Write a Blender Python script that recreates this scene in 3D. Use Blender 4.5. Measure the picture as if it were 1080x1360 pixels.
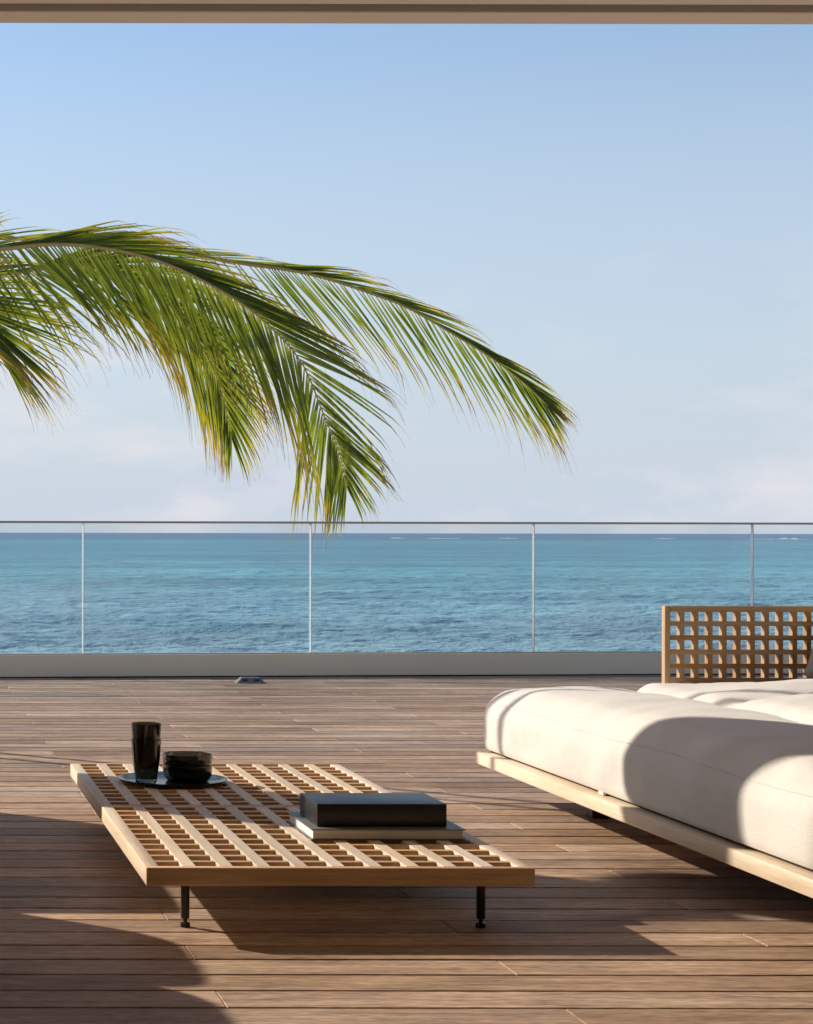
import bpy, bmesh, math, random
import numpy as np
from mathutils import Vector, noise

for o in list(bpy.data.objects):
    bpy.data.objects.remove(o)
scene = bpy.context.scene
COL = scene.collection
random.seed(7)
rng = np.random.default_rng(7)

# ------------------------------------------------------------------ camera
F_PX, CX, CY, EYE = 2600.0, -130.0, 707.0, 0.95      # 1080 px wide photograph
cd = bpy.data.cameras.new('camera')
cam = bpy.data.objects.new('camera', cd)
COL.objects.link(cam)
cam.location = (0, 0, EYE)
cam.rotation_euler = (math.radians(90), math.radians(-0.095), 0)
cd.sensor_fit = 'HORIZONTAL'
cd.sensor_width = 36
cd.lens = 36 * F_PX / 1080
cd.shift_x = (540 - CX) / 1080
cd.shift_y = (CY - 680) / 1080
cd.clip_start = 0.05
cd.clip_end = 90000
scene.camera = cam

# ------------------------------------------------------------------ sky, sun, exposure
SUN_DIR = Vector((0.2576, -0.2138, -0.160)).normalized()      # the way the light travels
sun_el = math.asin(-SUN_DIR.z)
sun_az = math.atan2(-SUN_DIR.x, -SUN_DIR.y)                   # from +Y towards +X
sd = bpy.data.lights.new('sun', 'SUN')
sd.energy = 5.0
sd.angle = math.radians(0.8)
sd.color = (1.0, 0.89, 0.75)
sun = bpy.data.objects.new('sun', sd)
COL.objects.link(sun)
sun.location = (-20, 16, 14)
sun.rotation_euler = SUN_DIR.to_track_quat('-Z', 'Y').to_euler()

world = bpy.data.worlds.new('World')
scene.world = world
world.use_nodes = True
wn, wl = world.node_tree.nodes, world.node_tree.links
wn.clear()
w_out = wn.new('ShaderNodeOutputWorld')
w_bg = wn.new('ShaderNodeBackground')
w_sky = wn.new('ShaderNodeTexSky')
w_sky.sky_type = 'NISHITA'
w_sky.sun_disc = False
w_sky.sun_elevation = sun_el
w_sky.sun_rotation = sun_az
w_sky.altitude = 0
w_sky.air_density = 1.0
w_sky.dust_density = 0.6
w_sky.ozone_density = 3.0
w_bg.inputs['Strength'].default_value = 0.124
tc = wn.new('ShaderNodeTexCoord')
mp = wn.new('ShaderNodeMapping')
mp.inputs['Scale'].default_value = (1.0, 1.0, 2.6)
mp.inputs['Location'].default_value = (3.1, 0.4, 0.2)
wl.new(tc.outputs['Generated'], mp.inputs['Vector'])
cn = wn.new('ShaderNodeTexNoise')
cn.inputs['Scale'].default_value = 10.0
cn.inputs['Detail'].default_value = 7.0
cn.inputs['Roughness'].default_value = 0.55
wl.new(mp.outputs['Vector'], cn.inputs['Vector'])
cr = wn.new('ShaderNodeValToRGB')
cr.color_ramp.elements[0].position = 0.46
cr.color_ramp.elements[0].color = (0, 0, 0, 1)
cr.color_ramp.elements[1].position = 0.70
cr.color_ramp.elements[1].color = (1, 1, 1, 1)
wl.new(cn.outputs['Fac'], cr.inputs['Fac'])
sep = wn.new('ShaderNodeSeparateXYZ')
wl.new(tc.outputs['Generated'], sep.inputs['Vector'])
band = wn.new('ShaderNodeMapRange')                 # clouds lie low over the sea all round
band.inputs['From Min'].default_value = 0.15
band.inputs['From Max'].default_value = 0.05
band.inputs['To Min'].default_value = 0.0
band.inputs['To Max'].default_value = 0.85
wl.new(sep.outputs['Z'], band.inputs['Value'])
mul = wn.new('ShaderNodeMath')
mul.operation = 'MULTIPLY'
wl.new(cr.outputs['Color'], mul.inputs[0])
wl.new(band.outputs['Result'], mul.inputs[1])
cm = wn.new('ShaderNodeMix')
cm.data_type = 'RGBA'
cm.inputs['B'].default_value = (5.3, 5.2, 5.4, 1)
wl.new(mul.outputs['Value'], cm.inputs['Factor'])
# pale sea haze, thick at the horizon and thinning upwards, the same all round
hz = wn.new('ShaderNodeValToRGB')
hz.color_ramp.interpolation = 'EASE'
for i_, (p_, f_) in enumerate(((0.0, 0.97), (0.12, 0.66), (0.27, 0.12), (0.7, 0.0))):
    e_ = hz.color_ramp.elements[i_] if i_ < 2 else hz.color_ramp.elements.new(p_)
    e_.position = p_
    e_.color = (f_, f_, f_, 1)
wl.new(sep.outputs['Z'], hz.inputs['Fac'])
hm = wn.new('ShaderNodeMix')
hm.data_type = 'RGBA'
hm.inputs['B'].default_value = (3.85, 4.35, 5.10, 1)
wl.new(hz.outputs['Color'], hm.inputs['Factor'])
wl.new(w_sky.outputs['Color'], hm.inputs['A'])
wl.new(hm.outputs['Result'], cm.inputs['A'])
wl.new(cm.outputs['Result'], w_bg.inputs['Color'])
wl.new(w_bg.outputs['Background'], w_out.inputs['Surface'])

vs = scene.view_settings
vs.view_transform = 'Standard'
vs.look = 'None'
vs.gamma = 1.0
vs.use_curve_mapping = False
vs.exposure = 0.30


def P(x, y, Y):
    """a point of the photograph (pixels of 1080x1360) at distance Y, in metres"""
    return Vector(((x - CX) / F_PX * Y, Y, EYE - (y - CY) / F_PX * Y))


# ------------------------------------------------------------------ helpers
def link(name, mesh, mat=None, parent=None):
    o = bpy.data.objects.new(name, mesh)
    COL.objects.link(o)
    if mat is not None and not mesh.materials:
        mesh.materials.append(mat)
    if parent is not None:
        o.parent = parent
    return o


def tag(o, label=None, cat=None, group=None, kind=None):
    if label: o['label'] = label
    if cat: o['category'] = cat
    if group: o['group'] = group
    if kind: o['kind'] = kind
    return o


def empty(name, loc, label=None, cat=None, group=None):
    o = bpy.data.objects.new(name, None)
    COL.objects.link(o)
    o.location = loc
    o.empty_display_size = 0.1
    bpy.context.view_layer.update()
    return tag(o, label, cat, group)


def world_of(o):
    if o.parent is None: return o.matrix_basis.copy()
    return world_of(o.parent) @ o.matrix_parent_inverse @ o.matrix_basis


def keep(o, parent):
    """parent o while its coordinates stay world coordinates"""
    o.parent = parent
    o.matrix_parent_inverse = world_of(parent).inverted()
    return o


_cache = {}


def box_mesh(sx, sy, sz, bev=0.003, seg=1, mat=None):
    """bevelled box centred on the origin; alike boxes share the mesh"""
    key = (round(sx, 5), round(sy, 5), round(sz, 5), bev, seg, mat.name if mat else '')
    if key in _cache:
        return _cache[key]
    bm = bmesh.new()
    bmesh.ops.create_cube(bm, size=1.0)
    bmesh.ops.scale(bm, vec=(sx, sy, sz), verts=bm.verts)
    if bev > 0:
        bmesh.ops.bevel(bm, geom=bm.edges[:], offset=bev, segments=seg, affect='EDGES', profile=0.5)
    me = bpy.data.meshes.new('box')
    bm.to_mesh(me)
    bm.free()
    if seg > 1:
        me.shade_smooth()
        me.set_sharp_from_angle(angle=math.radians(40))
    if mat: me.materials.append(mat)
    _cache[key] = me
    return me


def box(name, x0, x1, y0, y1, z0, z1, mat, parent=None, bev=0.003, seg=1):
    o = link(name, box_mesh(x1 - x0, y1 - y0, z1 - z0, bev, seg, mat))
    o.location = ((x0 + x1) / 2, (y0 + y1) / 2, (z0 + z1) / 2)
    if parent is not None:
        keep(o, parent)
    return o


def lathe_mesh(prof, n=48, mat=None, power=2.0, smooth=True):
    """closed turned shape from (radius, z) pairs; power > 2 squares the plan"""
    vs_, fs = [], []
    for r, z in prof:
        for i in range(n):
            a = 2 * math.pi * i / n
            c, s = math.cos(a), math.sin(a)
            k = (abs(c) ** power + abs(s) ** power) ** (-1 / power)
            vs_.append((r * c * k, r * s * k, z))
    m = len(prof)
    for j in range(m - 1):
        for i in range(n):
            a, b = j * n + i, j * n + (i + 1) % n
            fs.append((a, b, b + n, a + n))
    if prof[0][0] > 1e-6: fs.append(tuple(reversed(range(n))))
    if prof[-1][0] > 1e-6: fs.append(tuple(range((m - 1) * n, m * n)))
    me = bpy.data.meshes.new('turned')
    me.from_pydata(vs_, [], fs)
    bm = bmesh.new(); bm.from_mesh(me)
    bmesh.ops.remove_doubles(bm, verts=bm.verts, dist=1e-6)
    bmesh.ops.recalc_face_normals(bm, faces=bm.faces)
    bm.to_mesh(me); bm.free()
    if smooth:
        me.shade_smooth()
        me.set_sharp_from_angle(angle=math.radians(45))
    if mat: me.materials.append(mat)
    return me


def tube_mesh(pts, radii, n=8, mat=None):
    vs_, fs = [], []
    for i, p in enumerate(pts):
        t = (pts[min(i + 1, len(pts) - 1)] - pts[max(i - 1, 0)]).normalized()
        up = Vector((0, 0, 1)) if abs(t.z) < 0.9 else Vector((0, 1, 0))
        a = t.cross(up).normalized()
        b = a.cross(t)
        for k in range(n):
            w = 2 * math.pi * k / n
            vs_.append(p + (a * math.cos(w) + b * math.sin(w)) * radii[i])
    for i in range(len(pts) - 1):
        for k in range(n):
            fs.append((i * n + k, i * n + (k + 1) % n, (i + 1) * n + (k + 1) % n, (i + 1) * n + k))
    fs.append(tuple(reversed(range(n))))
    fs.append(tuple(range((len(pts) - 1) * n, len(pts) * n)))
    me = bpy.data.meshes.new('tube')
    me.from_pydata([tuple(v) for v in vs_], [], fs)
    me.shade_smooth()
    if mat: me.materials.append(mat)
    return me


def axis_coords(lo, hi, r, mid, e=7):
    a = [lo + r * (1 - math.cos(math.pi / 2 * i / e)) for i in range(e)]
    b = [lo + r + (hi - lo - 2 * r) * i / mid for i in range(mid + 1)]
    c = [hi - r * (1 - math.cos(math.pi / 2 * i / e)) for i in range(e - 1, -1, -1)]
    return a + b + c


def cushion_mesh(x0, x1, y0, y1, zfloor, z1, r, crown, bulge, mids, ripple, mat, seed=0.0):
    z0 = zfloor - r * 0.72
    ax = [axis_coords(x0, x1, r, mids[0]), axis_coords(y0, y1, r, mids[1]), axis_coords(z0, z1, r, mids[2])]
    N = [len(a) for a in ax]
    lo, hi = (x0, y0, z0), (x1, y1, z1)
    idx, vs_, fs = {}, [], []

    def v(i, j, k):
        key = (i, j, k)
        if key in idx: return idx[key]
        p = Vector((ax[0][i], ax[1][j], ax[2][k]))
        q = Vector([min(max(p[c], lo[c] + r), hi[c] - r) for c in range(3)])
        d = p - q
        n_ = d.normalized() if d.length > 1e-9 else Vector((0, 0, 1))
        p = q + n_ * r
        u = [2 * (p[c] - lo[c]) / (hi[c] - lo[c]) - 1 for c in range(3)]
        f = [max(0.0, 1 - abs(t) ** 2.4) for t in u]
        if n_.z > 0:
            p.z += crown * n_.z * (f[0] ** 0.75) * (f[1] ** 0.5)
        side = max(abs(n_.x), abs(n_.y))
        p.x += math.copysign(bulge * abs(n_.x) * f[2], n_.x)
        p.y += math.copysign(bulge * abs(n_.y) * f[2], n_.y)
        w = noise.noise(Vector((p.x * 2.2 + seed, p.y * 3.4, p.z * 2.0))) * ripple
        w += noise.noise(Vector((p.x * 4.5 + seed, p.y * 9.0, p.z * 5.0 + 3))) * ripple * 0.45
        w += noise.noise(Vector((p.x * 15 + seed, p.y * 24, p.z * 12 + 7))) * ripple * 0.13
        w *= max(0.0, min(1.0, (p.z - zfloor) / (0.3 * (z1 - zfloor))))
        p += n_ * w
        p.z = max(p.z, zfloor)
        idx[key] = len(vs_)
        vs_.append(tuple(p))
        return idx[key]
    for a in range(3):
        b, c = (a + 1) % 3, (a + 2) % 3
        for endv in (0, N[a] - 1):
            for i in range(N[b] - 1):
                for j in range(N[c] - 1):
                    q = []
                    for (s, t) in ((i, j), (i + 1, j), (i + 1, j + 1), (i, j + 1)):
                        k = [0, 0, 0]
                        k[a], k[b], k[c] = endv, s, t
                        q.append(v(*k))
                    fs.append(tuple(q) if endv else tuple(reversed(q)))
    me = bpy.data.meshes.new('cushion')
    me.from_pydata(vs_, [], fs)
    me.shade_smooth()
    if mat: me.materials.append(mat)
    return me


# ------------------------------------------------------------------ materials
def new_mat(name, base=(0.5, 0.5, 0.5), rough=0.6, spec=0.5, metal=0.0):
    m = bpy.data.materials.new(name)
    m.use_nodes = True
    b = m.node_tree.nodes['Principled BSDF']
    b.inputs['Base Color'].default_value = (*base, 1)
    b.inputs['Roughness'].default_value = rough
    b.inputs['Specular IOR Level'].default_value = spec
    b.inputs['Metallic'].default_value = metal
    return m, m.node_tree.nodes, m.node_tree.links, b


def wood(name, cols, grain_axis='Y', scale=1.0, rough=0.55, bump=0.15, per_piece=0.25, fine=1.0, spec=0.4, stain=False):
    """streaky wood: noise stretched along the grain, shifted and toned per piece"""
    m, n, l, b = new_mat(name, cols[0], rough, spec)
    geo = n.new('ShaderNodeNewGeometry')
    info = n.new('ShaderNodeObjectInfo')
    off = n.new('ShaderNodeVectorMath'); off.operation = 'SCALE'
    comb = n.new('ShaderNodeCombineXYZ')
    for s in 'XYZ': l.new(info.outputs['Random'], comb.inputs[s])
    l.new(comb.outputs[0], off.inputs[0]); off.inputs['Scale'].default_value = 13.7
    add = n.new('ShaderNodeVectorMath'); add.operation = 'ADD'
    l.new(geo.outputs['Position'], add.inputs[0]); l.new(off.outputs[0], add.inputs[1])
    mp_ = n.new('ShaderNodeMapping')
    g_ = 0.09 if stain else 0.05
    st = {'X': (g_, 1, 1), 'Y': (1, g_, 1), 'Z': (1, 1, g_)}[grain_axis]
    mp_.inputs['Scale'].default_value = st
    l.new(add.outputs[0], mp_.inputs['Vector'])
    n1 = n.new('ShaderNodeTexNoise'); n1.inputs['Scale'].default_value = 26 * scale
    n1.inputs['Detail'].default_value = 6; n1.inputs['Roughness'].default_value = 0.62
    n1.inputs['Distortion'].default_value = 0.4
    n2 = n.new('ShaderNodeTexNoise'); n2.inputs['Scale'].default_value = 190 * scale * fine
    n2.inputs['Detail'].default_value = 3
    n3 = n.new('ShaderNodeTexNoise'); n3.inputs['Scale'].default_value = 2.3
    n3.inputs['Detail'].default_value = 4
    l.new(mp_.outputs[0], n1.inputs['Vector']); l.new(mp_.outputs[0], n2.inputs['Vector'])
    l.new(add.outputs[0], n3.inputs['Vector'])
    mix = n.new('ShaderNodeMath'); mix.operation = 'MULTIPLY_ADD'
    l.new(n2.outputs['Fac'], mix.inputs[0]); mix.inputs[1].default_value = 0.45
    m2 = n.new('ShaderNodeMath'); m2.operation = 'MULTIPLY_ADD'
    l.new(n1.outputs['Fac'], m2.inputs[0]); m2.inputs[1].default_value = 0.75
    l.new(mix.outputs[0], m2.inputs[2])
    mix.inputs[2].default_value = -0.22
    if stain:
        mix.inputs[1].default_value = 0.8; mix.inputs[2].default_value = -0.39
    m3 = n.new('ShaderNodeMath'); m3.operation = 'MULTIPLY_ADD'
    l.new(n3.outputs['Fac'], m3.inputs[0]); m3.inputs[1].default_value = 0.35
    l.new(m2.outputs[0], m3.inputs[2])
    ramp = n.new('ShaderNodeValToRGB')
    e = ramp.color_ramp.elements
    e[0].position = 0.25; e[0].color = (*cols[0], 1)
    e[1].position = 0.85; e[1].color = (*cols[-1], 1)
    if len(cols) == 3:
        k = e.new(0.55); k.color = (*cols[1], 1)
    l.new(m3.outputs[0], ramp.inputs['Fac'])
    hsv = n.new('ShaderNodeHueSaturation')
    mr = n.new('ShaderNodeMapRange')
    mr.inputs['To Min'].default_value = 1 - per_piece; mr.inputs['To Max'].default_value = 1 + per_piece
    l.new(info.outputs['Random'], mr.inputs['Value'])
    l.new(mr.outputs['Result'], hsv.inputs['Value'])
    mr2 = n.new('ShaderNodeMath'); mr2.operation = 'MULTIPLY'; mr2.inputs[1].default_value = 7.31
    fr = n.new('ShaderNodeMath'); fr.operation = 'FRACT'
    l.new(info.outputs['Random'], mr2.inputs[0]); l.new(mr2.outputs[0], fr.inputs[0])
    ms = n.new('ShaderNodeMapRange')
    ms.inputs['To Min'].default_value = 0.85; ms.inputs['To Max'].default_value = 1.12
    l.new(fr.outputs[0], ms.inputs['Value']); l.new(ms.outputs['Result'], hsv.inputs['Saturation'])
    l.new(ramp.outputs['Color'], hsv.inputs['Color'])
    if stain:                                   # damp, oily blotches and paler dry patches that cross the boards
        sm = n.new('ShaderNodeMapping'); sm.inputs['Scale'].default_value = (0.55, 1.0, 1.0)
        l.new(geo.outputs['Position'], sm.inputs['Vector'])
        sn = n.new('ShaderNodeTexNoise'); sn.inputs['Scale'].default_value = 1.35; sn.inputs['Detail'].default_value = 8
        sn.inputs['Roughness'].default_value = 0.66
        l.new(sm.outputs[0], sn.inputs['Vector'])
        sr = n.new('ShaderNodeValToRGB')
        q = sr.color_ramp.elements
        q[0].position = 0.30; q[0].color = (0.50, 0.46, 0.44, 1)
        q[1].position = 0.52; q[1].color = (1, 1, 1, 1)
        q2 = q.new(0.40); q2.color = (0.86, 0.84, 0.83, 1)
        l.new(sn.outputs['Fac'], sr.inputs['Fac'])
        sx = n.new('ShaderNodeMix'); sx.data_type = 'RGBA'; sx.blend_type = 'MULTIPLY'; sx.inputs['Factor'].default_value = 1.0
        l.new(hsv.outputs['Color'], sx.inputs['A']); l.new(sr.outputs['Color'], sx.inputs['B'])
        l.new(sx.outputs['Result'], b.inputs['Base Color'])
    else:
        l.new(hsv.outputs['Color'], b.inputs['Base Color'])
    rr = n.new('ShaderNodeMapRange')
    rr.inputs['To Min'].default_value = rough - 0.12; rr.inputs['To Max'].default_value = rough + 0.15
    l.new(n1.outputs['Fac'], rr.inputs['Value']); l.new(rr.outputs['Result'], b.inputs['Roughness'])
    bp = n.new('ShaderNodeBump'); bp.inputs['Strength'].default_value = bump
    bp.inputs['Distance'].default_value = 0.002
    l.new(m2.outputs[0], bp.inputs['Height']); l.new(bp.outputs[0], b.inputs['Normal'])
    return m


def mottled(name, c0, c1, scale=3.0, rough=0.6, bump=0.0, bscale=200, spec=0.4):
    m, n, l, b = new_mat(name, c0, rough, spec)
    geo = n.new('ShaderNodeNewGeometry')
    t = n.new('ShaderNodeTexNoise'); t.inputs['Scale'].default_value = scale
    t.inputs['Detail'].default_value = 6; t.inputs['Roughness'].default_value = 0.6
    l.new(geo.outputs['Position'], t.inputs['Vector'])
    r = n.new('ShaderNodeValToRGB')
    r.color_ramp.elements[0].position = 0.3; r.color_ramp.elements[0].color = (*c0, 1)
    r.color_ramp.elements[1].position = 0.7; r.color_ramp.elements[1].color = (*c1, 1)
    l.new(t.outputs['Fac'], r.inputs['Fac']); l.new(r.outputs['Color'], b.inputs['Base Color'])
    if bump:
        t2 = n.new('ShaderNodeTexNoise'); t2.inputs['Scale'].default_value = bscale
        t2.inputs['Detail'].default_value = 3
        l.new(geo.outputs['Position'], t2.inputs['Vector'])
        bp = n.new('ShaderNodeBump'); bp.inputs['Strength'].default_value = bump
        bp.inputs['Distance'].default_value = 0.003
        l.new(t2.outputs['Fac'], bp.inputs['Height']); l.new(bp.outputs[0], b.inputs['Normal'])
    return m


M = {}
M['deck'] = wood('deck_wood', [(0.11, 0.069, 0.045), (0.37, 0.252, 0.168), (0.65, 0.48, 0.345)],
                 'X', 1.5, 0.62, 0.6, 0.26, fine=1.0, stain=True, spec=0.18)
M['teak'] = wood('silvered_sunlit_teak_along_depth', [(0.50, 0.37, 0.235), (0.68, 0.545, 0.39), (0.80, 0.68, 0.53)],
                 'Y', 0.9, 0.55, 0.18, 0.15)  # silvered tops, with their sunlit paleness put into the colour
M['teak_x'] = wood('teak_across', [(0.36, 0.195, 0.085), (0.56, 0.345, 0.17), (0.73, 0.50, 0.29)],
                   'X', 0.9, 0.55, 0.18, 0.15)  # browner: shade of hole walls and front rail put into the colour
M['teak_z'] = wood('teak_upright', [(0.36, 0.195, 0.085), (0.56, 0.345, 0.17), (0.73, 0.50, 0.29)],
                   'Z', 0.9, 0.55, 0.15, 0.10)
M['back_x'] = wood('dark_teak_across', [(0.25, 0.135, 0.055), (0.42, 0.25, 0.115), (0.56, 0.37, 0.195)], 'X', 0.9, 0.55, 0.15, 0.12)  # darker teak for the backrest
M['back_z'] = wood('dark_teak_upright', [(0.25, 0.135, 0.055), (0.42, 0.25, 0.115), (0.56, 0.37, 0.195)], 'Z', 0.9, 0.55, 0.15, 0.12)
M['paint'] = mottled('beige_coated_metal', (0.82, 0.765, 0.60), (0.88, 0.825, 0.65), 1.5, 0.5)
M['rail'] = mottled('bronze_rail', (0.45, 0.39, 0.31), (0.50, 0.44, 0.35), 2.0, 0.4)
M['soffit'] = mottled('beige_plaster', (0.76, 0.69, 0.60), (0.82, 0.75, 0.66), 1.2, 0.8, 0.15, 60)
M['black'] = mottled('black_steel', (0.012, 0.012, 0.013), (0.025, 0.024, 0.024), 20, 0.38, 0.05, 300)
M['dark'] = mottled('dark_underlay', (0.010, 0.009, 0.008), (0.02, 0.017, 0.014), 5, 0.9)
M['concrete'] = mottled('pale_caster_plaster', (0.52, 0.49, 0.44), (0.60, 0.57, 0.52), 2.5, 0.85, 0.2, 40)


def fabric(name, c0, c1):
    m, n, l, b = new_mat(name, c0, 0.9, 0.15)
    b.inputs['Sheen Weight'].default_value = 0.25
    b.inputs['Sheen Roughness'].default_value = 0.5
    geo = n.new('ShaderNodeNewGeometry')
    t = n.new('ShaderNodeTexNoise'); t.inputs['Scale'].default_value = 5
    t.inputs['Detail'].default_value = 8; t.inputs['Roughness'].default_value = 0.7
    l.new(geo.outputs['Position'], t.inputs['Vector'])
    r = n.new('ShaderNodeValToRGB')
    r.color_ramp.elements[0].position = 0.3; r.color_ramp.elements[0].color = (*c0, 1)
    r.color_ramp.elements[1].position = 0.7; r.color_ramp.elements[1].color = (*c1, 1)
    l.new(t.outputs['Fac'], r.inputs['Fac'])
    hs = []
    for sc_ in ((1400, 60, 500), (60, 900, 900)):           # warp and weft slubs
        mp_ = n.new('ShaderNodeMapping'); mp_.inputs['Scale'].default_value = sc_
        l.new(geo.outputs['Position'], mp_.inputs['Vector'])
        k = n.new('ShaderNodeTexNoise'); k.inputs['Scale'].default_value = 0.5; k.inputs['Detail'].default_value = 2
        l.new(mp_.outputs[0], k.inputs['Vector']); hs.append(k)
    s = n.new('ShaderNodeMath'); s.operation = 'ADD'
    l.new(hs[0].outputs['Fac'], s.inputs[0]); l.new(hs[1].outputs['Fac'], s.inputs[1])
    mr = n.new('ShaderNodeMapRange'); mr.inputs['From Min'].default_value = 0.6; mr.inputs['From Max'].default_value = 1.4
    mr.inputs['To Min'].default_value = 0.93; mr.inputs['To Max'].default_value = 1.05
    l.new(s.outputs[0], mr.inputs['Value'])
    hsv = n.new('ShaderNodeHueSaturation')
    l.new(mr.outputs['Result'], hsv.inputs['Value']); l.new(r.outputs['Color'], hsv.inputs['Color'])
    l.new(hsv.outputs['Color'], b.inputs['Base Color'])
    bp = n.new('ShaderNodeBump'); bp.inputs['Strength'].default_value = 0.35; bp.inputs['Distance'].default_value = 0.002
    l.new(s.outputs[0], bp.inputs['Height']); l.new(bp.outputs[0], b.inputs['Normal'])
    return m


M['linen'] = fabric('cream_linen', (0.63, 0.60, 0.55), (0.68, 0.65, 0.60))
M['taupe'] = fabric('taupe_linen', (0.36, 0.31, 0.26), (0.42, 0.365, 0.31))
M['webbing'] = mottled('black_webbing', (0.012, 0.011, 0.010), (0.05, 0.046, 0.042), 160, 0.85, 0.4, 300)

# clear glass sheet: see-through with a Fresnel reflection and a faint film of salt
gm, gn, gl, gb = new_mat('railing_glass', (0.9, 0.95, 0.94), 0.02)
gn.remove(gb)
gt = gn.new('ShaderNodeBsdfTransparent'); gt.inputs['Color'].default_value = (0.955, 0.975, 0.972, 1)
gg = gn.new('ShaderNodeBsdfGlossy'); gg.inputs['Roughness'].default_value = 0.02
gd = gn.new('ShaderNodeBsdfDiffuse'); gd.inputs['Color'].default_value = (0.8, 0.82, 0.82, 1)
gf = gn.new('ShaderNodeFresnel'); gf.inputs['IOR'].default_value = 1.45
gx1 = gn.new('ShaderNodeMixShader'); gx2 = gn.new('ShaderNodeMixShader')
gp = gn.new('ShaderNodeNewGeometry')
gnz = gn.new('ShaderNodeTexNoise'); gnz.inputs['Scale'].default_value = 1.6; gnz.inputs['Detail'].default_value = 7
gl.new(gp.outputs['Position'], gnz.inputs['Vector'])
gmr = gn.new('ShaderNodeMapRange'); gmr.inputs['From Min'].default_value = 0.35; gmr.inputs['From Max'].default_value = 0.75
gmr.inputs['To Min'].default_value = 0.004; gmr.inputs['To Max'].default_value = 0.08
gl.new(gnz.outputs['Fac'], gmr.inputs['Value'])
gbk = gn.new('ShaderNodeMath'); gbk.operation = 'SUBTRACT'; gbk.inputs[0].default_value = 1.0
gl.new(gp.outputs['Backfacing'], gbk.inputs[1])
gfm = gn.new('ShaderNodeMath'); gfm.operation = 'MULTIPLY'
gl.new(gf.outputs['Fac'], gfm.inputs[0]); gl.new(gbk.outputs[0], gfm.inputs[1])
gl.new(gfm.outputs[0], gx1.inputs['Fac'])
gl.new(gt.outputs[0], gx1.inputs[1]); gl.new(gg.outputs[0], gx1.inputs[2])
gl.new(gmr.outputs['Result'], gx2.inputs['Fac'])
gl.new(gx1.outputs[0], gx2.inputs[1]); gl.new(gd.outputs[0], gx2.inputs[2])
gl.new(gx2.outputs[0], gn['Material Output'].inputs['Surface'])
M['glass'] = gm
M['edge_white'], en_, el_, eb = new_mat('bright_glass_edge', (0.80, 0.86, 0.88), 0.35)
et_ = en_.new('ShaderNodeBsdfTranslucent'); et_.inputs['Color'].default_value = (0.95, 0.97, 0.99, 1)
ex_ = en_.new('ShaderNodeMixShader'); ex_.inputs['Fac'].default_value = 0.92
el_.new(eb.outputs[0], ex_.inputs[1]); el_.new(et_.outputs[0], ex_.inputs[2])
el_.new(ex_.outputs[0], en_['Material Output'].inputs['Surface'])
M['tag'] = mottled('white_tag', (0.75, 0.74, 0.72), (0.8, 0.79, 0.77), 30, 0.6)
M['edge_dark'], _, _, _ = new_mat('grey_glass_edge', (0.36, 0.39, 0.40), 0.4)


def smoked(name, col, rough=0.03):
    m, n, l, b = new_mat(name, col, rough)
    b.inputs['Transmission Weight'].default_value = 1.0
    b.inputs['IOR'].default_value = 1.5
    return m


M['smoke'] = smoked('smoked_glass', (0.11, 0.108, 0.082))
M['smoke_dark'] = smoked('deep_smoked_glass', (0.02, 0.02, 0.02), 0.16)
M['smoke_dark'].node_tree.nodes['Principled BSDF'].inputs['Transmission Weight'].default_value = 0.25
M['smoke_dark'].node_tree.nodes['Principled BSDF'].inputs['Specular IOR Level'].default_value = 0.35
M['cover'] = mottled('charcoal_cloth_cover', (0.012, 0.0115, 0.0115), (0.020, 0.0195, 0.0195), 30, 0.36, 0.12, 900)
M['cover_grey'] = mottled('grey_cloth_cover', (0.13, 0.13, 0.13), (0.17, 0.17, 0.168), 25, 0.45, 0.2, 800)
pm, pn, pl_, pb = new_mat('page_edges', (0.72, 0.68, 0.60), 0.8)
pg = pn.new('ShaderNodeNewGeometry'); pmap = pn.new('ShaderNodeMapping'); pmap.inputs['Scale'].default_value = (3, 3, 900)
ptx = pn.new('ShaderNodeTexNoise'); ptx.inputs['Scale'].default_value = 1.0
pl_.new(pg.outputs['Position'], pmap.inputs['Vector']); pl_.new(pmap.outputs[0], ptx.inputs['Vector'])
prm = pn.new('ShaderNodeValToRGB'); prm.color_ramp.elements[0].color = (0.60, 0.57, 0.51, 1); prm.color_ramp.elements[1].color = (0.86, 0.84, 0.79, 1)
prm.color_ramp.elements[0].position = 0.35; prm.color_ramp.elements[1].position = 0.6
pl_.new(ptx.outputs['Fac'], prm.inputs['Fac']); pl_.new(prm.outputs['Color'], pb.inputs['Base Color'])
M['pages'] = pm
M['sand'] = mottled('beach_sand', (0.52, 0.45, 0.34), (0.62, 0.55, 0.43), 0.8, 0.9, 0.3, 30)
M['bark'] = mottled('palm_bark', (0.16, 0.13, 0.10), (0.30, 0.26, 0.21), 6, 0.9, 0.6, 25)
M['wicker'] = mottled('brown_wicker', (0.16, 0.10, 0.06), (0.26, 0.17, 0.10), 60, 0.7, 0.6, 140)

# ------------------------------------------------------------------ sea and beach
SEA = -3.0
wm, wnn, wll, wb = new_mat('lagoon_water', (0.05, 0.2, 0.27), 0.16, 0.28)
wb.inputs['IOR'].default_value = 1.33
wg = wnn.new('ShaderNodeNewGeometry')
wsep = wnn.new('ShaderNodeSeparateXYZ'); wll.new(wg.outputs['Position'], wsep.inputs['Vector'])
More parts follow.
